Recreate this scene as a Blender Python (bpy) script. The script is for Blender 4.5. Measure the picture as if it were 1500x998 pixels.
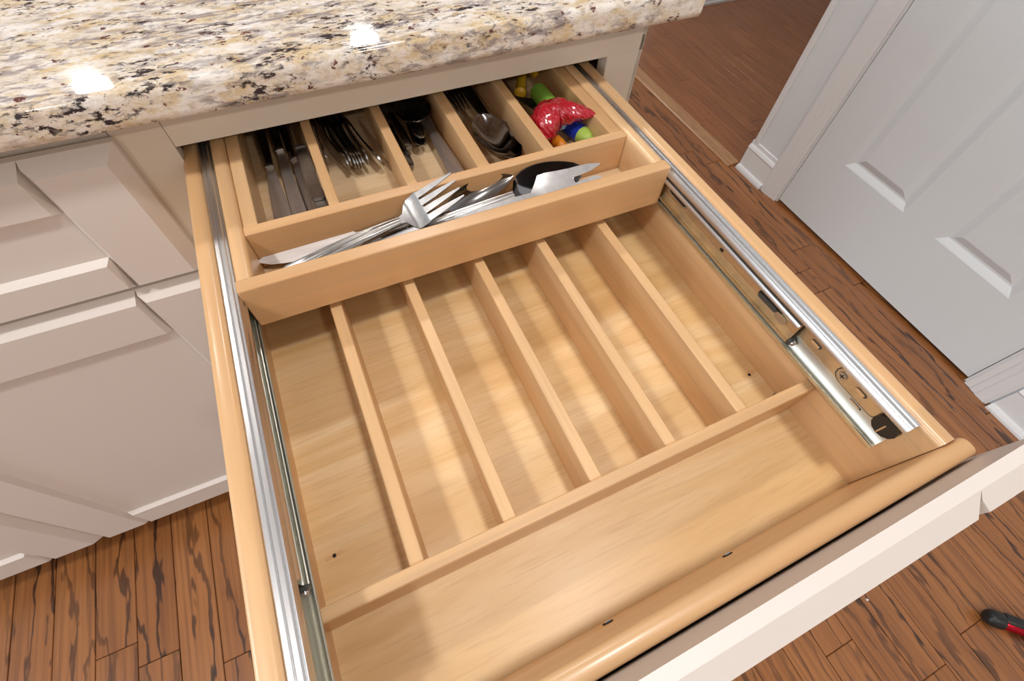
import bpy, bmesh, math, random
from mathutils import Vector, Matrix, Quaternion
random.seed(7)
PI = math.pi
Z0 = 0.866            # height of the drawer rim above the floor: all shapes below are measured from the rim
sc = bpy.context.scene
COL = sc.collection
for o in list(bpy.data.objects): bpy.data.objects.remove(o)

# ------------------------------------------------------------------ camera
cam = bpy.data.cameras.new('camera'); co = bpy.data.objects.new('camera', cam); COL.objects.link(co)
R = [[0.9095713736725853, -0.41348876318094474, 0.04131535945297697],
     [-0.3326534553517581, -0.7841061250573278, -0.5239458591210717],
     [0.2490413516625344, 0.4628224577296834, -0.8507489510914211]]
rx, ry, rz = Vector(R[0]), -Vector(R[1]), -Vector(R[2])
m = Matrix((rx, ry, rz)).transposed().to_4x4()
m.translation = Vector((0.1257, -0.4882, 0.3116 + Z0))
co.matrix_world = m
cam.sensor_width = 36; cam.sensor_fit = 'HORIZONTAL'; cam.lens = 676.95 / 1500 * 36
cam.clip_start = 0.01
sc.camera = co

# ------------------------------------------------------------------ world, lamps, exposure
w = bpy.data.worlds.new('world'); sc.world = w; w.use_nodes = True
w.node_tree.nodes['Background'].inputs[0].default_value = (1, .98, .95, 1)
w.node_tree.nodes['Background'].inputs[1].default_value = 0.05
vs = sc.view_settings
vs.view_transform = 'Standard'; vs.look = 'None'; vs.exposure = -0.46; vs.gamma = 1.0; vs.use_curve_mapping = False
CEIL = 1.575
LAMPS = [  # x, y, watts
    (0.48, -0.60, 13.5), (-0.80, -0.62, 16), (0.45, 1.05, 14), (-0.90, 1.10, 12), (-0.97, 3.05, 20), (0.69, 3.05, 20),
    (0.60, -2.30, 18), (-1.00, -2.30, 18), (2.9, 0.9, 12)]
wl = bpy.data.lights.new('added_cool_fill', 'AREA'); wl.shape = 'RECTANGLE'; wl.size = 1.5; wl.size_y = 1.2; wl.energy = 70; wl.color = (.80, .91, 1)  # added cool area light to brighten the door
wo = bpy.data.objects.new('added_cool_fill', wl); COL.objects.link(wo); wo.location = (-3.17, -.4, 1.5); wo.rotation_euler = (0, -PI / 2, 0)

# ------------------------------------------------------------------ node helpers
def new_mat(name):
    mt = bpy.data.materials.new(name); mt.use_nodes = True
    nt = mt.node_tree; b = nt.nodes['Principled BSDF']
    return mt, nt, b
def N(nt, t, **k):
    n = nt.nodes.new(t)
    for a, v in k.items():
        if a.startswith('i_'):
            key = a[2:]; key = int(key) if key.isdigit() else key
            n.inputs[key].default_value = v
        else: setattr(n, a, v)
    return n
def L(nt, a, b): nt.links.new(a, b)
def ramp(nt, stops, fac, interp='LINEAR'):
    r = nt.nodes.new('ShaderNodeValToRGB'); r.color_ramp.interpolation = interp
    e = r.color_ramp.elements
    while len(e) < len(stops): e.new(0.5)
    for i, (p, c) in enumerate(stops):
        e[i].position = p
        c = c if isinstance(c, tuple) else (c, c, c)
        e[i].color = (*c, 1)
    if fac is not None: L(nt, fac, r.inputs[0])
    return r
def mix(nt, a, b, fac, mode='MIX'):
    n = nt.nodes.new('ShaderNodeMix'); n.data_type = 'RGBA'; n.blend_type = mode
    for s, v in ((n.inputs[6], a), (n.inputs[7], b), (n.inputs[0], fac)):
        if hasattr(v, 'is_output'): L(nt, v, s)
        elif isinstance(v, tuple): s.default_value = (*v, 1)
        else: s.default_value = v
    return n.outputs[2]
def coords(nt, scale=(1, 1, 1), rot=(0, 0, 0), rnd=True):
    tc = N(nt, 'ShaderNodeTexCoord'); mp = N(nt, 'ShaderNodeMapping')
    mp.inputs['Scale'].default_value = scale; mp.inputs['Rotation'].default_value = rot
    src = tc.outputs['Object']
    if rnd:
        oi = N(nt, 'ShaderNodeObjectInfo')
        mu = N(nt, 'ShaderNodeMath', operation='MULTIPLY', i_1=37.0); L(nt, oi.outputs['Random'], mu.inputs[0])
        ad = N(nt, 'ShaderNodeVectorMath', operation='ADD'); L(nt, src, ad.inputs[0]); L(nt, mu.outputs[0], ad.inputs[1])
        src = ad.outputs[0]
    L(nt, src, mp.inputs[0]); return mp.outputs[0]
def noise(nt, vec, scale, detail=4, rough=.55, dist=0.):
    n = N(nt, 'ShaderNodeTexNoise'); n.inputs['Scale'].default_value = scale
    n.inputs['Detail'].default_value = detail; n.inputs['Roughness'].default_value = rough
    n.inputs['Distortion'].default_value = dist; L(nt, vec, n.inputs['Vector']); return n.outputs[0]
def bump(nt, b, h, strength, dist=.001):
    bp = N(nt, 'ShaderNodeBump'); bp.inputs['Strength'].default_value = strength; bp.inputs['Distance'].default_value = dist
    L(nt, h, bp.inputs['Height']); L(nt, bp.outputs[0], b.inputs['Normal'])

def wood(name, c1, c2, c3, axis, rough=.38, coat=.25, k=1., fine=240, fk=.42):
    """fine grained maple: fibres along the axis, soft cloudy figure"""
    mt, nt, b = new_mat(name)
    s = [34, 34, 34]; s[axis] = 2.2
    f = noise(nt, coords(nt, tuple(v * k for v in s)), 1, 5, .6, .6)
    s2 = [9, 9, 9]; s2[axis] = 1.6
    g = noise(nt, coords(nt, tuple(s2)), 1, 3, .5, 1.2)
    s3 = [fine] * 3; s3[axis] = 7
    p = noise(nt, coords(nt, tuple(s3)), 1, 2)
    col = ramp(nt, [(.3, c1), (.52, c2), (.75, c3)], f).outputs[0]
    col = mix(nt, col, ramp(nt, [(.3, c1), (.7, c3)], g).outputs[0], .5)
    col = mix(nt, col, (.55, .36, .2), ramp(nt, [(.47, 0.), (.72, fk)], p).outputs[0])
    L(nt, col, b.inputs['Base Color'])
    b.inputs['Roughness'].default_value = rough
    b.inputs['Coat Weight'].default_value = coat; b.inputs['Coat Roughness'].default_value = .18
    bump(nt, b, p, .08, .0005)
    return mt
MA, MB_, MC = (.60, .330, .140), (.72, .44, .215), (.79, .54, .30)
maple_x = wood('maple_grain_x', MA, MB_, MC, 0)
maple_y = wood('maple_grain_y', MA, MB_, MC, 1)
maple_div = wood('maple_divider', (.63, .37, .165), (.72, .455, .225), (.77, .51, .28), 1, .5, .05)
maple_face = wood('maple_tray_front', (.54, .29, .125), (.66, .385, .18), (.74, .47, .25), 0, .35, .3, .8, 170, .65)
def plywood(name, A, B, C):
    mt, nt, b = new_mat(name)
    v = coords(nt, (2.2, 13, 13), (0, 0, .12))
    f = noise(nt, v, 1, 4, .5, 2.6)
    g = noise(nt, coords(nt, (5, 7, 7)), 1, 2, .5, 1.)
    p = noise(nt, coords(nt, (22, 330, 330)), 1, 2)
    col = ramp(nt, [(.3, A), (.5, B), (.68, C)], f).outputs[0]
    col = mix(nt, col, ramp(nt, [(.35, A), (.65, C)], g).outputs[0], .22)
    col = mix(nt, col, (.55, .34, .17), ramp(nt, [(.5, 0.), (.72, .34)], p).outputs[0])
    L(nt, col, b.inputs['Base Color']); b.inputs['Roughness'].default_value = .42
    b.inputs['Coat Weight'].default_value = .12; b.inputs['Coat Roughness'].default_value = .25
    return mt
ply = plywood('birch_plywood', (.66, .40, .16), (.77, .52, .25), (.85, .64, .38))
ply_pale = plywood('pale_plywood', (.70, .48, .26), (.78, .58, .36), (.82, .64, .43))

def paint(name, c, rough=.4, bmp=0.):
    mt, nt, b = new_mat(name)
    n = noise(nt, coords(nt, (3, 3, 3)), 1, 2)
    L(nt, mix(nt, c, tuple(x * .95 for x in c), n), b.inputs['Base Color'])
    b.inputs['Roughness'].default_value = rough
    if bmp: bump(nt, b, noise(nt, coords(nt, (60, 60, 8)), 1, 4), bmp, .0006)
    return mt
cream = paint('cream_cabinet_paint', (.735, .67, .625), .42)
frame_paint = paint('face_frame_paint', (.74, .66, .56), .45)
white = paint('white_gloss_trim', (.80, .81, .825), .35)
door_paint = paint('white_door_paint', (.76, .80, .825), .42, .2)
wall_paint = paint('grey_wall_paint', (.75, .785, .805), .7)
room_paint = paint('room_wall_paint', (.60, .585, .57), .8)
ceil_paint = paint('ceiling_paint', (.80, .795, .78), .9)
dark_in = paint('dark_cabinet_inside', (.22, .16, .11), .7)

def granite():
    mt, nt, b = new_mat('speckled_granite')
    rot = (.25, .15, .12)
    v = coords(nt, (.55, 1, 1), rot, False); v2 = coords(nt, (.34, 1, .9), rot, False); v3 = coords(nt, (.5, 1, 1), (.1, .3, .16), False)
    base = ramp(nt, [(.30, (.46, .38, .33)), (.42, (.70, .60, .49)), (.50, (.80, .73, .66)), (.58, (.70, .57, .39)), (.68, (.82, .77, .72))],
                noise(nt, v, 105, 7, .7, .25)).outputs[0]
    yel = ramp(nt, [(.48, 0.), (.62, .75)], noise(nt, v, 48, 5, .65, .3)).outputs[0]
    base = mix(nt, base, (.62, .45, .22), yel)
    wht = ramp(nt, [(.50, 0.), (.60, .9)], noise(nt, coords(nt, (.6, 1, 1.1), (.3, .2, .5), False), 60, 6, .68, .2)).outputs[0]
    base = mix(nt, base, (.85, .80, .76), wht)
    clus = ramp(nt, [(.42, 0.), (.56, 1.)], noise(nt, v2, 30, 4, .6, .2)).outputs[0]
    gr = ramp(nt, [(.47, 0.), (.57, .8)], noise(nt, v2, 150, 6, .7, .3)).outputs[0]
    base = mix(nt, base, (.25, .21, .22), mix(nt, (0., 0., 0.), gr, clus))
    dk = ramp(nt, [(.52, 0.), (.575, 1.)], noise(nt, v3, 170, 6, .7, .3)).outputs[0]
    cl2 = ramp(nt, [(.46, .0), (.56, 1.)], noise(nt, coords(nt, (.4, 1, 1), (.7, .1, .16), False), 42, 4, .6, .2)).outputs[0]
    base = mix(nt, base, (.040, .030, .034), mix(nt, (0., 0., 0.), dk, cl2))
    rd = ramp(nt, [(.62, 0.), (.66, 1.)], noise(nt, coords(nt, (.7, 1, 1), (.5, .1, .7), False), 115, 5, .6, .2)).outputs[0]
    base = mix(nt, base, (.13, .045, .04), rd)
    L(nt, base, b.inputs['Base Color']); b.inputs['Roughness'].default_value = .05
    b.inputs['Specular IOR Level'].default_value = .5
    return mt
stone = granite()

def oak(name, dark, mid, light, line=1., sc_=7.):
    mt, nt, b = new_mat(name)
    v = coords(nt, (1, .19, 1))
    wv = N(nt, 'ShaderNodeTexWave', wave_type='BANDS', bands_direction='X')
    wv.inputs['Scale'].default_value = sc_; wv.inputs['Distortion'].default_value = 13
    wv.inputs['Detail'].default_value = 4; wv.inputs['Detail Scale'].default_value = 1.6; wv.inputs['Detail Roughness'].default_value = .62
    L(nt, v, wv.inputs['Vector'])
    oi = N(nt, 'ShaderNodeObjectInfo')
    tone = mix(nt, mid, light, oi.outputs['Random'])
    fib = noise(nt, coords(nt, (130, 3.5, 130)), 1, 4)
    tone = mix(nt, tone, dark, ramp(nt, [(.42, 0.), (.70, .75)], fib).outputs[0])
    cloud = noise(nt, coords(nt, (12, 2, 12)), 1, 2)
    tone = mix(nt, tone, light, ramp(nt, [(.4, 0.), (.75, .5)], cloud).outputs[0])
    gate = ramp(nt, [(.35, .35), (.6, 1.)], noise(nt, coords(nt, (9, 1.3, 9)), 1, 1)).outputs[0]
    ln = ramp(nt, [(.0, line), (.045, .85 * line), (.13, .0)], wv.outputs[1]).outputs[0]
    col = mix(nt, tone, tuple(c * .32 for c in dark), mix(nt, (0., 0., 0.), ln, gate))
    L(nt, col, b.inputs['Base Color']); b.inputs['Roughness'].default_value = .33
    b.inputs['Coat Weight'].default_value = .3; b.inputs['Coat Roughness'].default_value = .22
    bump(nt, b, fib, .12, .0008)
    return mt
oak_k = oak('oak_planks', (.14, .048, .016), (.29, .105, .028), (.37, .145, .043))
oak_h = oak('hall_oak_boards', (.17, .052, .016), (.27, .092, .028), (.34, .125, .040), .3, 9.)
oak_t = oak('threshold_oak', (.30, .13, .05), (.42, .21, .09), (.46, .24, .11), .25, 9.)
gap_mat = paint('floor_gap', (.035, .016, .009), .8)

def metal(name, c, rough, streak=None, amt=.12):
    mt, nt, b = new_mat(name)
    b.inputs['Metallic'].default_value = 1.0; b.inputs['Base Color'].default_value = (*c, 1)
    if streak:
        n = noise(nt, coords(nt, streak), 1, 4)
        L(nt, mix(nt, c, tuple(x * .72 for x in c), ramp(nt, [(.3, 0.), (.7, 1.)], n).outputs[0]), b.inputs['Base Color'])
        mr = N(nt, 'ShaderNodeMapRange', i_3=max(.03, rough - amt), i_4=rough + amt); L(nt, n, mr.inputs[0]); L(nt, mr.outputs[0], b.inputs['Roughness'])
    else: b.inputs['Roughness'].default_value = rough
    return mt
zinc = metal('galvanised_steel', (.80, .80, .81), .34, (260, 2.5, 260))
zinc_dull = metal('zinc_raceway', (.74, .73, .65), .42, (200, 4, 200))
zinc_gold = metal('yellow_zinc', (.88, .70, .45), .5, (40, 40, 40), .05)
steel = metal('cutlery_steel', (.52, .51, .51), .34, (90, 90, 90), .05)
steel_fork = metal('fork_steel', (.40, .39, .385), .32, (90, 90, 90), .05)
steel_satin = metal('satin_steel', (.72, .71, .71), .4, (90, 90, 90), .05)
steel_dark_reflection = metal('dark_reflection_bowl_steel', (.30, .285, .29), .10)  # dark reflection in the spoon bowls, put into the base colour
steel_dark = metal('dark_cutlery_steel', (.30, .29, .285), .2, (60, 60, 60), .06)  # cutlery steel in an evenly darker base colour
steel_brushed = metal('satin_blade_steel', (.62, .56, .53), .48, (20, 160, 160), .06)
screw_m = metal('screw_steel', (.55, .57, .62), .25)

def plastic(name, c, rough=.35, coat=0., bmp=None):
    mt, nt, b = new_mat(name)
    n = noise(nt, coords(nt, (80, 80, 80)), 1, 3)
    L(nt, mix(nt, c, tuple(x * .82 for x in c), n), b.inputs['Base Color'])
    b.inputs['Roughness'].default_value = rough; b.inputs['Coat Weight'].default_value = coat; b.inputs['Coat Roughness'].default_value = .05
    if bmp:
        wv = N(nt, 'ShaderNodeTexWave', wave_type='BANDS'); wv.inputs['Scale'].default_value = bmp
        wv.inputs['Distortion'].default_value = 9; wv.inputs['Detail'].default_value = 3
        L(nt, coords(nt, (1, 1, 1), (.4, .7, .3)), wv.inputs['Vector'])
        bump(nt, b, wv.outputs[1], .7, .0012)
    return mt
black_pl = plastic('black_plastic', (.012, .012, .013), .4)
green_pl = plastic('green_plastic', (.20, .42, .05), .38)
lime_pl = plastic('lime_plastic', (.42, .62, .10), .4)
blue_pl = plastic('blue_plastic', (.010, .035, .40), .35)
skyblue_pl = plastic('pale_blue_plastic', (.35, .58, .75), .4)
red_pl = plastic('red_plastic', (.62, .015, .02), .35)
red_gloss = plastic('glossy_red_crinkle', (.50, .006, .022), .16, .8, 70)
orange_pl = plastic('orange_plastic', (.85, .28, .015), .4)
yellow_pl = plastic('yellow_plastic', (.72, .43, .02), .4)
hole_m = plastic('dark_hole', (.02, .014, .01), .8)
lever_m = plastic('grey_lever', (.06, .065, .062), .4)
red_metal = metal('red_anodised', (.55, .02, .04), .2)

# ------------------------------------------------------------------ mesh helpers (absolute coordinates, rim = 0)
ORG = {}
def finish(name, bm, mat, smooth=False):
    bmesh.ops.recalc_face_normals(bm, faces=bm.faces)
    me = bpy.data.meshes.new(name); bm.to_mesh(me); bm.free()
    me.materials.append(mat)
    if smooth:
        for p in me.polygons: p.use_smooth = True
        try: me.set_sharp_from_angle(angle=math.radians(38))
        except Exception: pass
    return me
def obj(name, bm, mat, parent=None, smooth=False, local=False, org=None):
    """link a bmesh as one object. Absolute vertices are moved to the object's own origin."""
    if local:
        me = finish(name, bm, mat, smooth); o = bpy.data.objects.new(name, me); COL.objects.link(o)
        o.parent = parent; return o
    if org is None:
        mn = Vector((min(v.co[i] for v in bm.verts) for i in range(3))); mx = Vector((max(v.co[i] for v in bm.verts) for i in range(3)))
        org = (mn + mx) / 2
    org = Vector(org)
    bmesh.ops.translate(bm, verts=bm.verts, vec=-org)
    me = finish(name, bm, mat, smooth); o = bpy.data.objects.new(name, me); COL.objects.link(o)
    world = org + Vector((0, 0, Z0)); ORG[o] = world
    if parent: o.parent = parent; o.location = world - ORG[parent]
    else: o.location = world
    return o
def thing(name, label, cat, loc, group=None, mat=None):
    o = bpy.data.objects.new(name, None); COL.objects.link(o); o.empty_display_size = .02
    if mat is not None: o.matrix_world = mat
    else: o.location = Vector(loc) + Vector((0, 0, Z0))
    ORG[o] = Vector(loc) + Vector((0, 0, Z0))
    return tag(o, label, cat, group)
def tag(o, label, cat, group=None):
    o['label'] = label; o['category'] = cat
    if group: o['group'] = group
    return o
def structure(o): o['kind'] = 'structure'; return o
def box(x0, x1, y0, y1, z0, z1, bev=0., seg=1, bm=None):
    b2 = bmesh.new(); bmesh.ops.create_cube(b2, size=1)
    for v in b2.verts:
        v.co = Vector((x0 + (v.co.x + .5) * (x1 - x0), y0 + (v.co.y + .5) * (y1 - y0), z0 + (v.co.z + .5) * (z1 - z0)))
    if bev: bmesh.ops.bevel(b2, geom=list(b2.edges), offset=bev, segments=seg, profile=.5, affect='EDGES')
    if bm is None: return b2
    return join(bm, b2)
def join(a, b2):
    me = bpy.data.meshes.new('tmp'); b2.to_mesh(me); b2.free(); a.from_mesh(me); bpy.data.meshes.remove(me); return a
AX = {'x': (1, 2, 0), 'y': (0, 2, 1), 'z': (0, 1, 2)}
def extrude(pts, axis, a0, a1, bm=None):
    """closed 2D profile swept along an axis; profile coordinates are the two other axes in order"""
    bm = bm or bmesh.new(); i, j, k = AX[axis]
    def P(p, a):
        v = [0, 0, 0]; v[i] = p[0]; v[j] = p[1]; v[k] = a; return v
    A = [bm.verts.new(P(p, a0)) for p in pts]; B = [bm.verts.new(P(p, a1)) for p in pts]
    n = len(pts)
    for q in range(n): bm.faces.new((A[q], A[(q + 1) % n], B[(q + 1) % n], B[q]))
    bm.faces.new(A); bm.faces.new(B[::-1]); return bm
def sheet(line, t):
    """open polyline -> thin closed polygon"""
    n = len(line); off = []
    for q in range(n):
        a = Vector(line[max(q - 1, 0)]); c = Vector(line[min(q + 1, n - 1)]); d = (c - a).normalized()
        off.append((line[q][0] - d.y * t, line[q][1] + d.x * t))
    return list(line) + off[::-1]
def round_top(x0, x1, zb, zt, r, seg=5):
    """board section with a rounded top"""
    pts = [(x0, zb), (x1, zb)]
    for q in range(seg + 1):
        a = PI / 2 * q / seg; pts.append((x1 - r + r * math.cos(a), zt - r + r * math.sin(a)))
    for q in range(seg + 1):
        a = PI / 2 + PI / 2 * q / seg; pts.append((x0 + r + r * math.cos(a), zt - r + r * math.sin(a)))
    return pts
def disc(c, nrm, r, h, seg=14, bm=None):
    b2 = bmesh.new(); bmesh.ops.create_cone(b2, cap_ends=True, segments=seg, radius1=r, radius2=r * .9, depth=h)
    q = Vector((0, 0, 1)).rotation_difference(Vector(nrm)).to_matrix().to_4x4()
    bmesh.ops.transform(b2, matrix=Matrix.Translation(c) @ q, verts=b2.verts)
    return b2 if bm is None else join(bm, b2)
def slot(cx, cy, cz, ly, lz, t, tilt=0., seg=6):
    """oval plate lying on a plane x = const"""
    r = lz / 2; h = max(ly / 2 - r, 0); pts = []
    for s in (1, -1):
        for q in range(seg + 1):
            a = -PI / 2 + PI * q / seg
            pts.append((s * (h + r * math.cos(a)), s * r * math.sin(a)))
    c, s_ = math.cos(tilt), math.sin(tilt)
    return extrude([(cy + p[0] * c - p[1] * s_, cz + p[0] * s_ + p[1] * c) for p in pts], 'x', cx - t / 2, cx + t / 2)

# ------------------------------------------------------------------ the room
FL = -.866
XW = 1.659
def floor_slab(x0, x1, y0, y1, mat): return structure(obj('floor', box(x0, x1, y0, y1, FL - .05, FL - .004), mat))
floor = floor_slab(-3.2, XW + .12, -3.2, 4.2, gap_mat)
ends = {('col', 0): -.324}
def lay(parent, xa, n, wd, y0, y1, mat, lens, fixed={}):
    rnd = random.Random(11)
    for k in range(n):
        x = xa + wd * k; cuts = []
        y = y0 - rnd.uniform(0, lens[0])
        if k in fixed:
            f = fixed[k]; y = f
            while y > y0: y -= rnd.uniform(*lens)
        seq = [y]
        while seq[-1] < y1:
            nx = seq[-1] + rnd.uniform(*lens)
            if k in fixed and seq[-1] < fixed[k] - .02 < nx: nx = fixed[k]
            seq.append(nx)
        for a, b2 in zip(seq, seq[1:]):
            a, b2 = max(a, y0), min(b2, y1)
            if b2 - a < .03: continue
            dz = rnd.uniform(-.0006, .0004) if wd > .07 else rnd.uniform(-.0002, .0001)
            obj('floor_plank', box(x + .0007, x + wd - .0007, a + .0006, b2 - .0006, FL - .006, FL + dz, .0011 if wd > .07 else .0004), mat, parent)
WP = .0774
lay(floor, -.397 - 7 * WP, 8, WP, -1.0, .1, oak_k, (.45, 1.1), {7: -.324})
lay(floor, -.397 + WP * 1, 8, WP, -1.2, .1, oak_k, (.6, 1.2))
lay(floor, -.397 + WP * 9, 18, WP, -1.4, 1.75, oak_k, (.45, 1.1), {8: -.9625, 15: .017, 11: -.55})
bm = bmesh.new(); rnd = random.Random(3)     # the rest of the room's floor, out of the photograph
for k in range(-36, 27):
    x = -.397 + k * WP
    done = (-1.0, .1) if -7 <= k <= 0 else (-1.2, .1) if 1 <= k <= 8 else (-1.4, 1.75) if k >= 9 else (-3.2, -3.2)
    for lo, hi in ((-3.2, done[0]), (done[1], 4.2)):
        y = lo
        while y < hi - .01:
            e = min(hi, y + rnd.uniform(.5, 1.2)); box(x + .0007, x + WP - .0007, y + .0006, e - .0006, FL - .006, FL - .0002, bm=bm); y = e
o = obj('floor_planks', bm, oak_k, floor); o['kind'] = 'stuff'
floor2 = structure(obj('floor', box(XW + .12, 4.4, -.2, 4.2, FL - .05, FL - .004), gap_mat))
lay(floor2, 1.675, 30, .057, .3, 1.74, oak_h, (.4, 1.0))
structure(obj('trim_1', extrude([(1.607, FL - .004), (1.607, FL + .003), (1.613, FL + .008), (1.664, FL + .008), (1.672, FL + .002), (1.672, FL - .004)], 'y', .56, 1.74), oak_t))
# wall with the white door
yd1, yd2, DT = .323, -.498, 1.18
bm = box(XW, XW + .12, yd1 + .012, .531, FL, CEIL)
box(XW, XW + .12, -3.2, yd2 - .012, FL, CEIL, bm=bm); box(XW, XW + .12, yd2 - .012, yd1 + .012, DT + .012, CEIL, bm=bm)
structure(obj('wall_right', bm, wall_paint))
structure(obj('trim_2', extrude([(XW - .004, .517), (XW - .008, .523), (XW - .008, .535), (XW - .002, .541), (XW + .124, .541), (XW + .124, .531), (XW + .0, .531), (XW + .0, .517)], 'z', FL + .12, CEIL), white))
structure(obj('wall_back', box(-3.2, 4.4, 4.2, 4.3, FL, CEIL), room_paint))
structure(obj('wall_hall', box(XW + .4, 4.4, 1.75, 1.85, FL, CEIL), wall_paint))
structure(obj('baseboard_hall', extrude([(1.735, FL), (1.732, FL + .012), (1.735, FL + .02), (1.738, FL + .12), (1.744, FL + .135), (1.75, FL + .135), (1.75, FL)], 'x', XW + .4, 4.4), white))
structure(obj('wall_left', box(-3.3, -3.2, -3.2, 4.2, FL, CEIL), room_paint))
wf = structure(obj('added_window_1', box(-3.2, -3.185, -1.2, .4, 1.5 - Z0 - .65, 1.5 - Z0 + .65, .004), white))  # unseen window with its pane, added to go with the cool fill light
obj('pane', box(-3.185, -3.18, -1.15, .35, 1.5 - Z0 - .6, 1.5 - Z0 + .6), white, wf)
structure(obj('wall_front', box(-3.2, 4.4, -3.3, -3.2, FL, CEIL), room_paint))
structure(obj('wall_far', box(4.4, 4.5, -.2, 4.2, FL, CEIL), room_paint))
structure(obj('wall_closet', box(XW + .12, 4.4, -.3, -.2, FL, CEIL), room_paint))
structure(obj('ceiling', box(-3.2, 4.4, -3.2, 4.2, CEIL, CEIL + .1), ceil_paint))
# baseboards: tall board with a moulded cap and a quarter round at its foot
BB = [(XW, FL), (XW - .026, FL), (XW - .0255, FL + .008), (XW - .022, FL + .016), (XW - .014, FL + .020), (XW - .013, FL + .088),
      (XW - .015, FL + .094), (XW - .011, FL + .102), (XW - .006, FL + .108), (XW - .005, FL + .120), (XW, FL + .122)]
structure(obj('baseboard_right', extrude(BB, 'y', .405, .545), white))
structure(obj('baseboard_right', extrude(BB, 'y', -3.2, -.585), white))
# moulded casings at both sides and over the door
def casing(y_in, s):
    p = [(XW, y_in), (XW - .010, y_in), (XW - .012, y_in + s * .004), (XW - .012, y_in + s * .018), (XW - .015, y_in + s * .022),
         (XW - .0155, y_in + s * .036), (XW - .018, y_in + s * .040), (XW - .0185, y_in + s * .066), (XW - .015, y_in + s * .074), (XW, y_in + s * .076)]
    return extrude(p, 'z', FL, DT + .08)
structure(obj('trim_3', casing(yd1 + .008, 1), white)); structure(obj('trim_4', casing(yd2 - .008, -1), white))
structure(obj('trim_5', box(XW - .016, XW, yd2 - .08, yd1 + .08, DT + .006, DT + .08, .003), white))
bm = box(XW - .002, XW + .1, yd1 + .002, yd1 + .012, FL, DT + .012); box(XW - .002, XW + .1, yd2 - .012, yd2 - .002, FL, DT + .012, bm=bm)
box(XW - .002, XW + .1, yd2 - .012, yd1 + .012, DT + .003, DT + .012, bm=bm)
structure(obj('trim_6', bm, white))
door = structure(obj('door_1', box(XW + .012, XW + .032, yd2, yd1, FL + .012, DT), door_paint))
def stile(y0, y1, z0, z1, nm): obj(nm, box(XW + .001, XW + .013, y0, y1, z0, z1), door_paint, door)
zr = [FL + .012, -.615, -.02, .15, .80, .95, DT - .12, DT]
for a, b2 in ((.2013, yd1), (-.145, -.0335), (yd2, -.38)): stile(a, b2, FL + .012, DT, 'door_stile')
for ya, yb in ((-.0335, .2013), (-.38, -.145)):
    for q in (0, 2, 4, 6): stile(ya, yb, zr[q], zr[q + 1], 'door_rail')
    for q in (1, 3, 5):
        bm = bmesh.new(); rings = []
        for ins, dep in ((0, .001), (.004, .0025), (.020, .0115), (.026, .0115), (.046, .003), (.05, .0025)):
            rings.append([bm.verts.new((XW + dep, y, z)) for y, z in ((ya + ins, zr[q] + ins), (yb - ins, zr[q] + ins), (yb - ins, zr[q + 1] - ins), (ya + ins, zr[q + 1] - ins))])
        for r0, r1 in zip(rings, rings[1:]):
            for s in range(4): bm.faces.new((r0[s], r0[(s + 1) % 4], r1[(s + 1) % 4], r1[s]))
        bm.faces.new(rings[-1]); obj('door_panel', bm, door_paint, door)

# ------------------------------------------------------------------ ceiling lamps (real lamps over the kitchen)
for i, (x, y, e) in enumerate(LAMPS):
    ld = bpy.data.lights.new('ceiling_spot', 'AREA'); ld.shape = 'DISK'; ld.size = .17; ld.energy = e; ld.color = (1, .98, .955) if y > -2 else (1, .89, .76)
    lo = bpy.data.objects.new('ceiling_spot', ld); COL.objects.link(lo); lo.location = (x, y, CEIL - .006 + Z0)

# ------------------------------------------------------------------ cabinets and worktop
worktop = obj('worktop', extrude([(.62, .0655), (-.040, .0655), (-.043, .066), (-.048, .069), (-.0500, .073), (-.0505, .076), (-.0505, .0895), (-.0505, .0905), (-.0498, .0945), (-.0482, .0970), (-.0460, .0979), (-.0452, .098), (-.0440, .098), (.62, .098)], 'x', -1.5, .567), stone, smooth=True)
# round the free right end a little
tag(worktop, 'polished cream granite worktop with black and burgundy specks above the open drawer', 'worktop')

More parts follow.
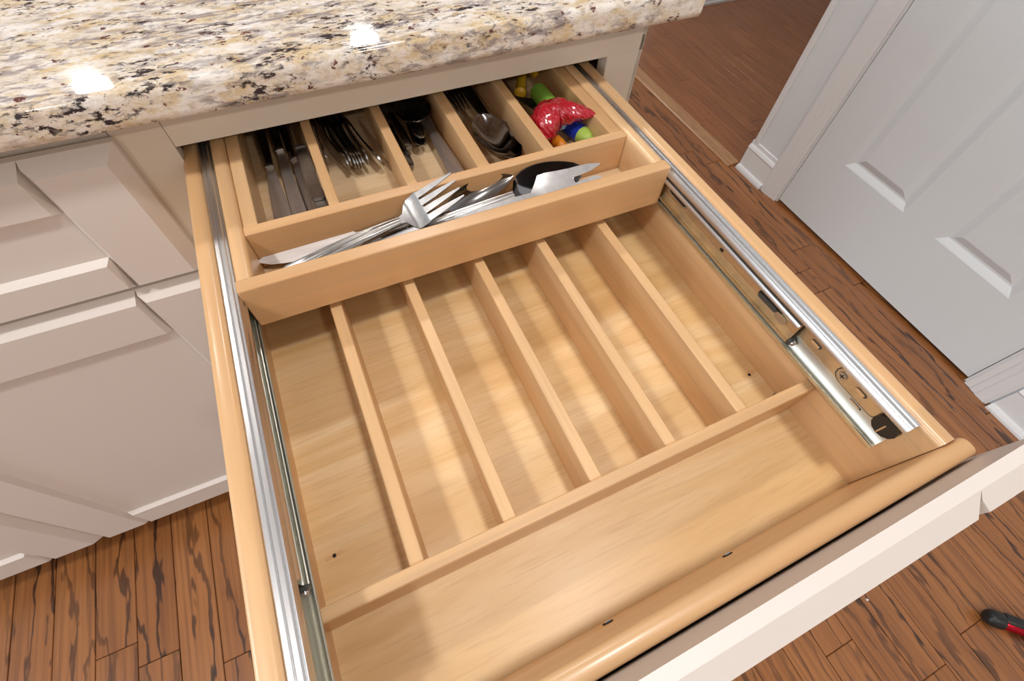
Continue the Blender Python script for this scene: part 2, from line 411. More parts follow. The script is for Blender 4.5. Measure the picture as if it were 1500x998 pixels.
def panel_front(root, x0, x1, z0, z1, yb, t=.022, bv=.0116, stile_w=.068, rail_h=.048, parts=True, seed=0, names=True):
    """shaker style front: bevelled outer edges, V grooves beside the stiles, sunk flat panel. Returns nothing; makes children of root"""
    yf = yb - t; g = .0055; d = .0080
    def slab(pts): pass
    # stiles (outer edge bevelled, inner edge sloped into the groove)
    for s in (-1, 1):
        xo = x1 if s > 0 else x0
        X = lambda a: xo - s * a
        prof = [(X(0), yb), (X(0), yb - .008), (X(bv), yf), (X(stile_w), yf), (X(stile_w + g), yf + d), (X(stile_w + g), yb)]
        bm = bmesh.new(); rows = []
        prof = prof[:4] + [(X(stile_w + g), yf + d), (X(stile_w + g), yb - .008), (X(stile_w + g), yb)]
        for zz, sg in ((z0, 1), (z1, -1)):      # the same bevel runs over the ends
            rows.append([bm.verts.new((px, py, zz + sg * max(0, (yb - .008 - py) / (t - .008)) * bv)) for px, py in prof])
        for q in range(7): bm.faces.new((rows[0][q], rows[0][(q + 1) % 7], rows[1][(q + 1) % 7], rows[1][q]))
        for r_ in rows: bm.faces.new((r_[0], r_[1], r_[5], r_[6])); bm.faces.new((r_[1], r_[2], r_[3], r_[4], r_[5]))
        obj('stile', bm, cream, root)
    xa, xb = x0 + stile_w + g, x1 - stile_w - g
    for s in (-1, 1):
        zo = z1 if s > 0 else z0
        Z = lambda a: zo - s * a
        prof = [(yb, Z(0)), (yb - .008, Z(0)), (yf, Z(bv)), (yf, Z(rail_h)), (yf + d, Z(rail_h + g)), (yb, Z(rail_h + g))]
        bm = extrude(prof, 'x', xa, xb)
        for v in bm.verts:      # ends slope into the groove
            if v.co.y <= yf + 1e-5: v.co.x += g if v.co.x < (xa + xb) / 2 else -g
        obj('rail', bm, cream, root)
    obj('panel', box(x0 + stile_w, x1 - stile_w, yf + d, yb, z0 + rail_h, z1 - rail_h), cream, root)

def cabinet(name_label, x0, x1, open_):
    c = thing('base_cabinet', name_label, 'cabinet', ((x0 + x1) / 2, .3, FL))
    body = box(x0 + .0, x0 + .018, .019, .60, FL + .09, .0654); box(x1 - .018, x1, .019, .60, FL + .09, .0654, bm=body)
    box(x0 + .018, x1 - .018, .019, .60, FL + .09, FL + .108, bm=body); box(x0 + .018, x1 - .018, .585, .60, FL + .108, .0654, bm=body)
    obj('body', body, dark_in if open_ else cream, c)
    obj('toe_kick', box(x0, x1, .06, .075, FL, FL + .09), dark_in, c)
    return c
right = cabinet('cream base cabinet whose drawer is pulled out under the granite worktop', -.040, .541, True)
obj('side_panel', box(.536, .541, .0, .60, FL + .0, .0654), frame_paint, right)
# face frame
obj('frame_stile', box(-.0398, .0028, 0, .019, FL + .09, .0654, .0004), frame_paint, right)
obj('frame_stile', box(.4905, .541, 0, .019, FL + .09, .0155, .0006), frame_paint, right)
obj('frame_rail', box(.0032, .541, 0, .019, .0155, .0654, .0006), frame_paint, right)
obj('frame_rail', box(-.0066, .4905, 0, .019, -.155, -.122, .0006), frame_paint, right)
def front(root, nm, x0, x1, z0, z1, **k):
    f = obj(nm, box(x0 + .02, x1 - .02, -.008, -.003, z0 + .02, z1 - .02), cream, root)
    panel_front(f, x0, x1, z0, z1, -.002, **k)
front(right, 'door', -.0125, .240, FL + .11, -.134, rail_h=.072); front(right, 'door', .244, .4965, FL + .11, -.134, rail_h=.072)
left = cabinet('cream base cabinet with closed drawers over two doors, left of the open drawer', -1.046, -.0405, False)
obj('frame_rail', box(-1.046, -.0602, 0, .019, .0, .0654), frame_paint, left)
obj('frame_stile', box(-.06, -.0405, 0, .019, FL + .09, .0654), frame_paint, left)
obj('frame_rail', box(-1.046, -.0602, 0, .019, -.155, -.11), frame_paint, left)
for xa, xb in ((-.537, -.0374), (-1.044, -.5435)):
    front(left, 'drawer_front', xa, xb, -.129, .0388)
    front(left, 'door', xa, xb, FL + .11, -.134, rail_h=.072, stile_w=.078)

# ------------------------------------------------------------------ the open drawer
W, D = .4833, .5227; t = .0158; ZB = -.105; YK = .19
drawer = thing('drawer', 'wide maple drawer pulled out of its cabinet, with dividers and metal slides', 'drawer', (W / 2, -.25, ZB - .012))
for x0 in (0, W - t):
    obj('side_panel', extrude(round_top(x0, x0 + t, ZB - .012, 0, .0052), 'y', -D + .0005, YK), maple_y, drawer, smooth=True)
bm = extrude(round_top(-D - .0143, -D, ZB - .012, .0008, .0058), 'x', -.003, W + .004); obj('front_panel', bm, maple_x, drawer, smooth=True)
obj('back_panel', box(t, W - t, YK - t, YK, ZB - .012, -.03, .001), maple_x, drawer)
obj('bottom_panel', box(t - .0, W - t + .0, -D, YK - t, ZB - .008, ZB), ply, drawer)
# painted front of the drawer
yb = -D - .0162
ff = obj('painted_front', box(.01, W - .01, yb - .007, yb - .001, -.11, .02), cream, drawer)
panel_front(ff, -.0125, .4965, -.129, .0388, yb)
ZD = -.052
obj('cross_bar', box(t, W - t, -.4425, -.4325, ZB, ZD, .0008), maple_x, drawer)
obj('back_bar', box(t, W - t, .12, .13, ZB, ZD, .0008), maple_x, drawer)
for x in (.0882, .1606, .2352, .3068, .3815):
    obj('divider', box(x, x + .0106, -.4325, .12, ZB, ZD, .0008), maple_div, drawer)
# screws and plugged fixing holes
for x, z in ((.2045, -.079), (.3152, -.081)):
    s = obj('screw', disc((x, -D + .0002, z), (0, 1, 0), .0046, .0012), hole_m, drawer)
    obj('screw_head', disc((x + .0008, -D + .0009, z - .0003), (0, 1, 0), .003, .0014), screw_m, s)
for x, y, dx in ((.0300, -.392, .0), (.457, -.396, .0)):
    s = obj('nail_plug', extrude([(x - .007, y - .0016), (x + .007, y - .0005), (x + .007, y + .0022), (x - .007, y + .0014)], 'z', ZB, ZB + .0004), maple_div, drawer)
    obj('nail_hole', disc((x, y, ZB + .0006), (0, 0, 1), .0016, .0006), hole_m, s)
obj('screw', disc((.4655, -.4265, ZB + .0015), (.3, .3, 1), .0035, .003), screw_m, drawer)

# ---- ball bearing slides: outer member on the drawer side, moving member inside it
def slide(s):
    """s=+1: right side (web near W-t), s=-1: left side"""
    xs = (W - t) if s > 0 else t
    X = lambda a: xs - s * a
    root = obj('slide', extrude(sheet([(X(.0012), -.049), (X(.0012), -.0025)], .001 * s), 'y', -.503, .18), zinc_gold, drawer)
    top = [(X(.0008), -.0035), (X(.0022), -.0012), (X(.0042), -.0010), (X(.0054), -.0022), (X(.0066), -.0010), (X(.0086), -.0010), (X(.0098), -.0024), (X(.0112), -.0016), (X(.0124), -.0040), (X(.0123), -.0062)]
    obj('top_rail', extrude(sheet(top, -.0011 * s), 'y', -.504, .18), zinc, root, smooth=True)
    bot = [(X(.0014), -.0300), (X(.0022), -.0350), (X(.0042), -.0400), (X(.0060), -.0425), (X(.0068), -.0445), (X(.0082), -.0445), (X(.0090), -.0430), (X(.0104), -.0450), (X(.0114), -.0450), (X(.0126), -.0430), (X(.0127), -.0400)]
    obj('bottom_rail', extrude(sheet(bot, -.0010 * s), 'y', -.503, .18), zinc_dull, root, smooth=True)
    ye = -.397 if s > 0 else -.418
    mid = obj('moving_rail', extrude(sheet([(X(.0048), -.0370), (X(.0048), -.0120)], .0008 * s), 'y', ye, .16), zinc_gold, drawer)
    mt_ = [(X(.0046), -.0120), (X(.0060), -.0108), (X(.0080), -.0114), (X(.0098), -.0106), (X(.0116), -.0112), (X(.0126), -.0128), (X(.0126), -.0145)]
    obj('rail_lip', extrude(sheet(mt_, -.0008 * s), 'y', ye, .16), zinc, mid, smooth=True)
    mb = [(X(.0050), -.0300), (X(.0058), -.0365), (X(.0072), -.0372), (X(.0082), -.0388), (X(.0096), -.0372), (X(.0108), -.0380), (X(.0116), -.0350)]
    obj('rail_lip', extrude(sheet(mb, -.0008 * s), 'y', ye, .16), zinc_gold if s > 0 else zinc_dull, mid, smooth=True)
    obj('end_clip', box(min(X(.0046), X(.0116)), max(X(.0046), X(.0116)), ye - .004, ye, -.0385, -.031, .0012), lever_m, mid)
    obj('end_stop', box(min(X(.0040), X(.0090)), max(X(.0040), X(.0090)), ye - .0012, ye - .0002, -.031, -.0085, .0003), hole_m, mid)
    # ball of the front bearing
    b2 = bmesh.new(); bmesh.ops.create_uvsphere(b2, u_segments=10, v_segments=6, radius=.0028)
    bmesh.ops.translate(b2, verts=b2.verts, vec=(X(.0082), ye - .0045, -.0345)); obj('bearing_ball', b2, screw_m, mid, smooth=True)
    xw = X(.0024)
    for y, z, l, h, tl in ((-.4145, -.0205, .011, .0034, 0), (-.4650, -.0200, .011, .0044, .0), (-.4828, -.0150, .010, .0034, 0), (-.4700, -.0325, .012, .002, 0)):
        h_ = obj('slot', slot(xw, y, z, l, h, .0012), lever_m, root); obj('slot_floor', slot(xw - s * .0007, y + .0006, z - .0003, l * .82, h * .7, .0006), maple_y, root)
    # screw in its pressed plate
    pl = obj('screw_plate', slot(xw, -.4640, -.0215, .046, .0165, .0006), zinc_gold, root)
    rim = obj('plate_groove', slot(xw + s * .0001, -.4640, -.0215, .0485, .0185, .0004), lever_m, root)
    sc_ = obj('screw', disc((xw - s * .0012, -.4470, -.0215), (-s, 0, 0), .0040, .0022), screw_m, root)
    cr = box(xw - s * .0024 - .0002, xw - s * .0024 + .0002, -.4493, -.4447, -.0219, -.0211); box(xw - s * .0024 - .0002, xw - s * .0024 + .0002, -.4474, -.4466, -.0238, -.0192, bm=cr)
    obj('screw_cross', cr, hole_m, root)
    # black rubber stop with a slit
    st = obj('rubber_stop', slot(X(.0055), -.4945, -.0200, .0092, .0200, .0075, 0), black_pl, root)
    obj('stop_slit', box(X(.0096) - .0003, X(.0096) + .0003, -.4950, -.4938, -.0285, -.0175), zinc_gold, root)
    # release lever in the moving rail
    xm = X(.0058)
    lv = obj('lever_slot', slot(xm, -.3615, -.0245, .030, .0072, .0010, -.05), hole_m, mid)
    obj('lever', slot(xm - s * .0012, -.3600, -.0252, .024, .0048, .0018, -.05), lever_m, mid)
    obj('catch', slot(xm - s * .0010, -.3780, -.0270, .014, .0075, .0012, .1), zinc_dull, mid)
    for y, z, l, h in ((-.2770, -.0130, .0035, .0032), (-.2900, -.0255, .005, .003)): obj('hole', slot(xm, y, z, l, h, .0008), hole_m, mid)
    lv = obj('lever_slot', slot(xm, -.2130, -.0200, .030, .0090, .0010), hole_m, mid)
    obj('lever_ring', slot(xm + s * .0002, -.2130, -.0200, .034, .0125, .0008), zinc_dull, mid)
    obj('rivet', disc((xm - s * .001, -.2060, -.0165), (-s, 0, 0), .0018, .0012), zinc, mid)
slide(1); slide(-1)

# ------------------------------------------------------------------ sliding cutlery tray above the dividers
tray = thing('cutlery_tray', 'sliding maple cutlery tray with six compartments over the back of the drawer', 'tray', (.2415, -.05, -.043))
TZ = .005; YT = .165
for x0, x1 in ((.0290, .0432), (.4412, .4555)):
    obj('side_panel', extrude(round_top(x0, x1, -.043, TZ, .0048), 'y', -.181, YT), maple_y, tray, smooth=True)
bm = box(.0286, .4560, -.1935, -.1802, -.0435, TZ, .0014, 2); obj('front_panel', bm, maple_face, tray)
obj('bottom_panel', box(.0432, .4412, -.181, YT, -.043, -.038), ply_pale, tray)
obj('back_panel', box(.0432, .4412, YT - .012, YT, -.038, TZ - .008), maple_x, tray)
obj('organiser_side', box(.0438, .0560, -.1186, YT - .013, -.038, TZ - .0015, .0006), maple_y, tray)
obj('organiser_side', box(.4262, .4402, -.1186, YT - .013, -.038, TZ - .0015, .0006), maple_y, tray)
obj('cross_bar', box(.0434, .4410, -.1302, -.1188, -.038, TZ - .001, .0007), maple_face, tray)
for x0, x1 in ((.1198, .1296), (.1960, .2062), (.2698, .2826), (.3450, .3564)):
    obj('divider', box(x0, x1, -.1188, YT - .013, -.038, TZ - .0015, .0006), maple_y, tray)

# ------------------------------------------------------------------ cutlery
def strip(st, nx=6, th=.0013, rib=0.):
    """st: stations (s, half width, z, dish). A curved metal sheet along local x, cross section along y."""
    bm = bmesh.new(); T = []; B = []
    for s, hw, z, dish in st:
        T.append([bm.verts.new((s, hw * u, z - dish * (1 - u * u) + (rib * math.cos(u * PI * 2.5) if rib else 0))) for u in [-1 + 2 * q / nx for q in range(nx + 1)]])
        B.append([bm.verts.new((s, hw * u * .96, z - dish * (1 - u * u) - th)) for u in [-1 + 2 * q / nx for q in range(nx + 1)]])
    for a in range(len(st) - 1):
        for q in range(nx):
            bm.faces.new((T[a][q], T[a][q + 1], T[a + 1][q + 1], T[a + 1][q])); bm.faces.new((B[a][q], B[a + 1][q], B[a + 1][q + 1], B[a][q + 1]))
        for q in (0, nx): bm.faces.new((T[a][q], T[a + 1][q], B[a + 1][q], B[a][q]))
    for e in (0, -1):
        for q in range(nx): bm.faces.new((T[e][q], B[e][q], B[e][q + 1], T[e][q + 1]))
    return bm
def pose(A, B, roll=0.):
    A = Vector(A) + Vector((0, 0, Z0)); d = (Vector(B) + Vector((0, 0, Z0)) - A); Ln = d.length; x = d.normalized()
    y = Vector((0, 0, 1)).cross(x).normalized(); z = x.cross(y)
    M = Matrix((x, y, z)).transposed().to_4x4() @ Matrix.Rotation(roll, 4, 'X'); M.translation = A
    return M, Ln
def lerp_st(st, f): return [tuple(v) for v in st]
def handle_st(L_, w0, w1, arch=.0, n=9, z0=0., z1=0.):
    out = [(0, w0 * .35, z0, 0), (.004, w0 * .8, z0, 0)]
    for q in range(n):
        u = q / (n - 1); hw = w0 * (1 - u) ** .8 + w1 * (1 - (1 - u) ** .8)
        out.append((.009 + (L_ - .009) * u, hw, z0 + (z1 - z0) * u + arch * math.sin(PI * u), 0))
    return out
def bowl_st(s0, ln, hw, z0, z1, depth, n=12):
    out = []
    for q in range(n + 1):
        u = q / n; wv = math.sin(PI * min(1, u ** .78)) ** .62 if 0 < u < 1 else 0
        out.append((s0 + ln * u, max(hw * wv, .0022 if u < .5 else .0008), z0 + (z1 - z0) * u - .35 * depth * math.sin(PI * u), depth * math.sin(PI * u) ** .8))
    return out
def spoon(label, A, B, roll=0., frac=.62, hw=.02, w0=.0085, w1=.003, depth=.009, arch=.004, rib=0., group=None, mat=None, name='spoon', cat='spoon', bmat=None):
    M, Ln = pose(A, B, roll); r = thing(name, label, cat, A, group, M); mt_ = mat or steel
    L1 = Ln * frac
    obj('handle', strip(handle_st(L1, w0, w1, arch), 8 if rib else 4, .0018, rib), mt_, r, True, True)
    obj('bowl', strip(bowl_st(L1 - .001, Ln - L1, hw, 0, .001, depth), 8, .0012), bmat or mt_, r, True, True)
    return r
def fork(label, A, B, roll=0., frac=.62, hw=.0125, w0=.0085, w1=.003, arch=.004, zn=0., ntine=4, rib=0., group=None, mat=None, headfrac=.40):
    M, Ln = pose(A, B, roll); r = thing('fork', label, 'fork', A, group, M); mt_ = mat or steel_fork
    L1 = Ln * frac; L2 = L1 + (Ln - L1) * headfrac
    obj('handle', strip(handle_st(L1, w0, w1, arch, z1=zn), 8 if rib else 4, .0018, rib), mt_, r, True, True)
    zz = lambda s: zn * (1 - (s - L1) / (Ln - L1))
    hs = [(L1 - .001, w1, zz(L1), 0), (L1 + .004, w1 * 1.35, zz(L1) - .0006, 0), (L1 + (L2 - L1) * .36, hw * .74, zz(L1) - .0018, .0006), (L1 + (L2 - L1) * .55, hw * .96, zz(L1) - .0020, .0006), (L2, hw, zz(L2) - .0012, .0004)]
    obj('head', strip(hs, 6, .0015), mt_, r, True, True)
    pw = 2 * hw / ntine
    for k in range(ntine):
        c = -hw + pw * (k + .5); st = []
        for q in range(6):
            u = q / 5; st.append((L2 - .001 + (Ln - L2 + .001) * u, (pw * .37) * (1 - .80 * u ** 1.8), zz(L2 + (Ln - L2) * u) - .0012 + .0012 * u, 0))
        bm = strip(st, 2, .0014); bmesh.ops.translate(bm, verts=bm.verts, vec=(0, c * 1.0, 0)); obj('tine', bm, mt_, r, True, True)
    return r
def knife(label, A, B, roll=0., frac=.5, hw=.009, w0=.007, thick=.006, group=None, mat=None, bmat=None, bolster=False, tip=.55, root=1.):
    """handle starts at A, blade ends at B"""
    M, Ln = pose(A, B, roll); r = thing('knife', label, 'knife', A, group, M); L1 = Ln * frac
    st = [(0, w0 * .6, 0, -.001), (.003, w0 * .95, .0006, -.0015), (L1 * .4, w0, .001, -.0018), (L1 * .8, w0 * .78, .0004, -.0015), (L1, w0 * .62, 0, -.001)]
    obj('handle', strip(st, 6, thick), mat or steel, r, True, True)
    bl = [(L1 - .001, w0 * .55, -.001, 0), (L1 + .006, w0 * .6, -.0014, 0), (L1 + .012, hw * .9 * root, -.0016, 0)]
    for q in range(1, 9):
        u = q / 8; ww = hw * (1 - .10 * u) * (root + (1 - root) * min(1, u * 1.5)) * (1 - max(0, (u - tip) / (1 - tip)) ** 2.4) ** .5 if u < 1 else .0006
        bl.append((L1 + .012 + (Ln - L1 - .012) * u, ww, -.0016, 0))
    obj('blade', strip(bl, 4, .0012), bmat or steel_brushed, r, True, True)
    if bolster: obj('collar', strip([(L1 - .003, w0 * .72, .0012, -.001), (L1 + .001, w0 * .74, .0014, -.001)], 4, .005), steel, r, True, True)
    return r
# front compartment
knife('butter knife with a broad satin blade at the left end of the front compartment', (.225, -.137, -.024), (.0414, -.1335, -.0255), -.45, .46, .0100, .0050, .003, tip=.35)
fork('four-tined fork resting head up against the cross bar of the tray', (.0580, -.1630, -.0235), (.2370, -.1480, .0150), .42, .655, .0165, .0078, .0034, .004, -.0130, rib=.0005, headfrac=.40)
spoon('large serving spoon with a deep mirror bowl at the right of the front compartment', (.130, -.1630, -.0260), (.3745, -.1530, -.0015), .40, .67, .0240, .0085, .0042, .014, .003, rib=.0005, bmat=steel_dark_reflection)
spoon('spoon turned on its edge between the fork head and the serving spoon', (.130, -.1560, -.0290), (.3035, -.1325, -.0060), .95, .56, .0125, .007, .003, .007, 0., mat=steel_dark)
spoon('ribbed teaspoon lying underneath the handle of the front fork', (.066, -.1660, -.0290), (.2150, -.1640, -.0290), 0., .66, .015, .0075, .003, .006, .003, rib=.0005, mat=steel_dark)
def server():
    A, B = (.215, -.1690, -.0150), (.3885, -.1655, .0000)
    M, Ln = pose(A, B, .25); r = thing('serving_fork', 'flat two-pronged server lying over the bowl of the serving spoon', 'server', A, None, M)
    L1 = Ln - .078
    obj('handle', strip(handle_st(L1, .008, .004, .002, z1=-.001), 4, .0018), steel_satin, r, True, True)
    obj('head', strip([(L1 - .002, .004, -.001, 0), (L1 + .006, .012, 0, .002), (L1 + .012, .0185, .0016, .003), (L1 + .020, .0185, .0018, .0022), (L1 + .032, .0170, .0006, .001), (L1 + .046, .0150, 0, .0004)], 8, .0013), steel_satin, r, True, True)
    for s in (-1, 1):
        bm = strip([(L1 + .045, .0058, 0, 0), (L1 + .056, .0054, .0003, 0), (L1 + .068, .0042, .0006, 0), (Ln + (.002 if s > 0 else -.004), .0008, .0010, 0)], 3, .0013)
        for v in bm.verts: v.co.y += s * (.0092 - (v.co.x - L1 - .045) * .06)
        obj('prong', bm, steel_satin, r, True, True)
server()
# knives, first compartment: blades towards the viewer
G = 'table knives in the leftmost back compartment'
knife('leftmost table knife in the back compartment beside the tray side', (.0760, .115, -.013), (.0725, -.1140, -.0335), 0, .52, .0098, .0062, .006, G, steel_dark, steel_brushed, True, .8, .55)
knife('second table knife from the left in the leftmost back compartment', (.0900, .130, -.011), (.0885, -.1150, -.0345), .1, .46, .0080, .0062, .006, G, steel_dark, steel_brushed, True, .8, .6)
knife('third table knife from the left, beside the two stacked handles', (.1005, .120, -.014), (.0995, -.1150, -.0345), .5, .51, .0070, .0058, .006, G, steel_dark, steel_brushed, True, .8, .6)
steel_mid = metal('handle_steel', (.46, .44, .43), .3, (60, 60, 60), .05)
def block_knife(label, y0, z, x, ln=.085):
    r = thing('steak_knife', label, 'knife', (x, y0, z), G)
    prof = [(y0 - ln, z - .006), (y0 - ln, z - .001), (y0 - .02, z + .001), (y0 - .004, z + .0006), (y0, z - .0015), (y0 + .0005, z - .0045), (y0 - .002, z - .006)]
    bm = extrude(prof, 'x', x - .0062, x + .0062); bmesh.ops.bevel(bm, geom=[e for e in bm.edges if abs(e.verts[0].co.x - e.verts[1].co.x) < 1e-6], offset=.0012, segments=2, affect='EDGES')
    obj('handle', bm, steel_mid, r, True)
    obj('end_cap', extrude([(y0 + .0004, z - .0056), (y0 - .0035, z - .0056), (y0 - .0042, z + .0014), (y0 - .001, z + .0012), (y0 + .0010, z - .001)], 'x', x - .0058, x + .0058), steel, r, True)
block_knife('upper of the two stacked block-handled knives with rounded steel ends', -.003, -.0075, .1120)
block_knife('lower of the two stacked block-handled knives with rounded steel ends', -.068, -.0150, .1128, .050)
# second compartment: bundle standing on edge
G = 'flatware standing on edge in the second back compartment'
words = ['leftmost', 'second', 'third', 'fourth', 'fifth', 'sixth', 'seventh', 'eighth', 'rightmost']
ends9 = [(.1345, -.024, -.018, .1360, .09), (.1530, -.0395, -.020, .1385, .085), (.1562, -.0365, -.019, .1430, .09), (.1600, -.0410, -.020, .1475, .09), (.1628, -.0430, -.020, .1510, .085),
         (.1660, -.0425, -.020, .1550, .09), (.1688, -.0430, -.020, .1585, .085), (.1742, -.0390, -.020, .1640, .09), (.1880, -.0470, -.020, .1660, .085)]
for q, (x, y, z, xb, yb_) in enumerate(ends9):
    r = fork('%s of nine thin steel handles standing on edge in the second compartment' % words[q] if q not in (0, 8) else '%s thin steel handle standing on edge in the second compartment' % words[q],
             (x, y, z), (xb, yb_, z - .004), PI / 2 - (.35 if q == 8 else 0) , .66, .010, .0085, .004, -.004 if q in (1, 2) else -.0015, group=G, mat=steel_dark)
# third compartment
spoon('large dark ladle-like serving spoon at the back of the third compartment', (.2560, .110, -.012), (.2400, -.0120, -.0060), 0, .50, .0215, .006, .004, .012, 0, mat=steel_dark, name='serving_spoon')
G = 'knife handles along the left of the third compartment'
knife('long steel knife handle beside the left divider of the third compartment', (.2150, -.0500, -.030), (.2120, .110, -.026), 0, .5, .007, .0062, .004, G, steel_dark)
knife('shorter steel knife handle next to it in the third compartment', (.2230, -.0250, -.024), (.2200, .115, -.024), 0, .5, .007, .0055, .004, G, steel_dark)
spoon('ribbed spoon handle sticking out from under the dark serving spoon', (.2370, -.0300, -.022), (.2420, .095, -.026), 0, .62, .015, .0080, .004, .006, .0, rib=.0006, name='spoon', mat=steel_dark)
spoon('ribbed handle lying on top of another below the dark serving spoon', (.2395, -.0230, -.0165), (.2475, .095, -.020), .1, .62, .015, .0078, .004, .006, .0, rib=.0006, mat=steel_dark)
knife('pale broad steel handle along the right divider of the third compartment', (.2605, -.1120, -.0300), (.2540, .0500, -.0200), -.25, .62, .007, .0085, .0035, None, steel_brushed)
# fourth compartment
G = 'tablespoons in the fourth compartment'
spoon('upper of two nested tablespoons with dark shining bowls in the fourth compartment', (.3160, .1100, -.0020), (.3165, -.0870, -.0170), .0, .63, .0205, .007, .003, .010, -.002, group=G, mat=steel_dark, bmat=steel_dark_reflection)
spoon('lower of two nested tablespoons with dark shining bowls in the fourth compartment', (.3230, .1100, -.012), (.3300, -.0900, -.0250), .0, .61, .0205, .007, .003, .009, -.002, group=G, mat=steel_dark, bmat=steel_dark_reflection)
G = 'forks pointing tines forward in the fourth compartment'
fork('fork whose tines show beside the left divider of the fourth compartment', (.2900, .115, -.018), (.2900, .0120, -.0100), 0, .45, .0090, .006, .003, 0, 0, group=G)
fork('fork whose tines lie beside the spoon handles in the fourth compartment', (.3080, .110, -.016), (.3025, .0080, -.0160), .2, .45, .0090, .006, .003, 0, 0, group=G)
# fifth compartment: coloured handles
def tube(A, B, r0, r1, seg=14, rings=((0, .86), (.03, 1), (.97, 1), (1, .86)), bm=None):
    A, B = Vector(A), Vector(B); d = B - A; q = Vector((0, 0, 1)).rotation_difference(d.normalized()); b2 = bmesh.new(); R_ = []
    for u, f in rings:
        rr = (r0 + (r1 - r0) * u) * f
        R_.append([b2.verts.new(A + d * u + q @ Vector((rr * math.cos(2 * PI * k / seg), rr * math.sin(2 * PI * k / seg), 0))) for k in range(seg)])
    for a, c in zip(R_, R_[1:]):
        for k in range(seg): b2.faces.new((a[k], a[(k + 1) % seg], c[(k + 1) % seg], c[k]))
    b2.faces.new(R_[0]); b2.faces.new(R_[-1]); return b2
def P_(x, y, z): return (x, y, z)
g = thing('spreader', 'spreader with a thick green handle at the back of the rightmost compartment', 'spreader', (.3985, -.02, -.02))
obj('handle', tube((.4030, .012, -.0165), (.4020, -.0510, -.0140), .0112, .0108), green_pl, g, True)
obj('collar', tube((.4020, -.0510, -.0140), (.4018, -.0600, -.0138), .0104, .0100), skyblue_pl, g, True)
obj('blade', extrude([(.3755, .0180), (.3980, .0020), (.3960, -.0320), (.3850, -.0140)], 'z', -.0220, -.0200), black_pl, g)
b_ = thing('spoon', 'child spoon with a dark blue handle and a lime green tip in the rightmost compartment', 'spoon', (.412, -.085, -.025))
obj('handle', tube((.4105, -.0350, -.0250), (.4195, -.0770, -.0240), .0110, .0105), blue_pl, b_, True)
obj('tip', tube((.4195, -.0765, -.0240), (.4225, -.0950, -.0240), .0104, .0080, rings=((0, 1), (.5, 1), (.85, .8), (1, .4))), lime_pl, b_, True)
p_ = thing('pen', 'slim red stick with a rounded orange tip beside the divider of the rightmost compartment', 'pen', (.378, -.09, -.03))
obj('barrel', tube((.3780, -.0200, -.0300), (.3900, -.0680, -.0300), .0062, .0060), red_pl, p_, True)
obj('tip', tube((.3900, -.0675, -.0300), (.3935, -.0850, -.0300), .0068, .0060, rings=((0, 1), (.5, 1), (.85, .8), (1, .35))), orange_pl, p_, True)
y_ = thing('spreader', 'yellow knobbed handle at the dark back of the rightmost compartment', 'spreader', (.395, .03, -.02))
obj('handle', tube((.4020, .0560, -.0160), (.3830, .0200, -.0210), .0065, .0080, rings=((0, .8), (.2, 1), (.4, .8), (.6, 1), (.8, .8), (.92, 1), (1, .5))), yellow_pl, y_, True)
obj('knob', tube((.4080, .0480, -.0060), (.4190, .0420, -.0040), .0120, .0120, rings=((0, .4), (.15, .8), (.5, 1), (.85, .8), (1, .4))), yellow_pl, y_, True)
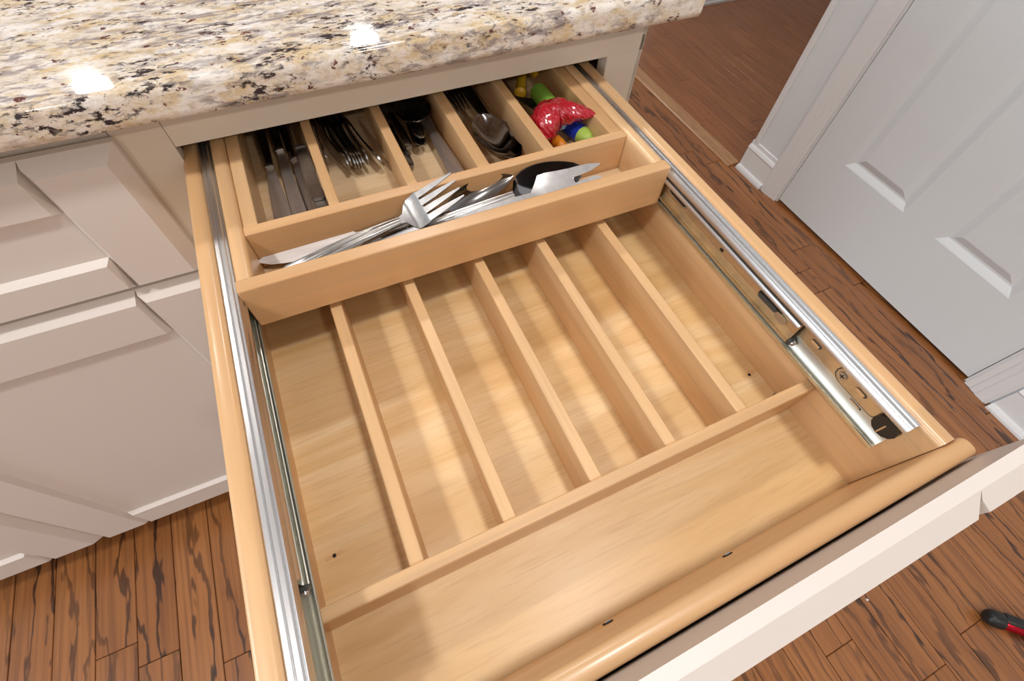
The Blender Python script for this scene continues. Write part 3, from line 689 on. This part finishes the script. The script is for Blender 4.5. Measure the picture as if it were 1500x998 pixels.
# glossy red crinkled pepper: lumpy body, drooping lobe, tapering point
def pepper():
    b2 = bmesh.new()
    path = [((.3730, -.0800, -.0160), .0070), ((.3735, -.0740, -.0110), .0130), ((.3760, -.0650, -.0060), .0172), ((.3810, -.0580, -.0040), .0190), ((.3890, -.0560, -.0030), .0180), ((.3985, -.0580, -.0020), .0160),
            ((.4080, -.0640, -.0005), .0130), ((.4170, -.0715, .0010), .0092), ((.4240, -.0780, .0020), .0056), ((.4290, -.0815, .0025), .0020)]
    seg = 22; R_ = []; rnd = random.Random(5)
    fine = []
    for a in range(len(path) - 1):
        for q in range(4):
            u = q / 4; fine.append((Vector(path[a][0]).lerp(Vector(path[a + 1][0]), u), path[a][1] * (1 - u) + path[a + 1][1] * u))
    fine.append((Vector(path[-1][0]), path[-1][1]))
    # smooth the centre line
    pts = [f[0] for f in fine]
    for _ in range(3): pts = [pts[0]] + [(pts[i - 1] + pts[i] * 2 + pts[i + 1]) / 4 for i in range(1, len(pts) - 1)] + [pts[-1]]
    for i, (p, (_, r)) in enumerate(zip(pts, fine)):
        d = (pts[min(i + 1, len(pts) - 1)] - pts[max(i - 1, 0)]).normalized()
        s = d.cross(Vector((0, 0, 1))).normalized(); up = s.cross(d)
        ring = []
        for k in range(seg):
            a = 2 * PI * k / seg
            rr = r * (1 + .07 * math.sin(5 * a + i * .5) + .05 * math.sin(3 * a - i * .9) + rnd.uniform(-.035, .035))
            ring.append(b2.verts.new(p + s * rr * math.cos(a) + up * rr * math.sin(a) * .85))
        R_.append(ring)
    for a, c in zip(R_, R_[1:]):
        for k in range(seg): b2.faces.new((a[k], a[(k + 1) % seg], c[(k + 1) % seg], c[k]))
    b2.faces.new(R_[0]); b2.faces.new(R_[-1])
    return b2
tag(obj('red_pepper', pepper(), red_gloss, None, True), 'glossy wrinkled red pepper-shaped lump with a pointed end over the coloured handles', 'ornament')

# ------------------------------------------------------------------ small thing on the floor, bottom right
f_ = thing('gadget', 'black and shiny red cylindrical thing lying on the oak floor by the open drawer', 'gadget', (1.19, -.975, FL))
obj('cap', tube((1.142, -.930, FL + .0185), (1.166, -.953, FL + .0185), .0180, .0185, 18, ((0, .45), (.12, .8), (.35, 1), (.95, 1), (1, .9))), black_pl, f_, True)
obj('body', tube((1.166, -.953, FL + .0165), (1.275, -1.062, FL + .0165), .0150, .0150, 18), red_metal, f_, True)
obj('band', tube((1.172, -.9505, FL + .0205), (1.280, -1.058, FL + .0205), .0145, .0145, 14), black_pl, f_, True)
tag(obj('crumb', disc((.93, -.80, FL + .002), (0, 0, 1), .0025, .003, 7), white), 'tiny white crumb on the oak floor in front of the drawer', 'crumb')
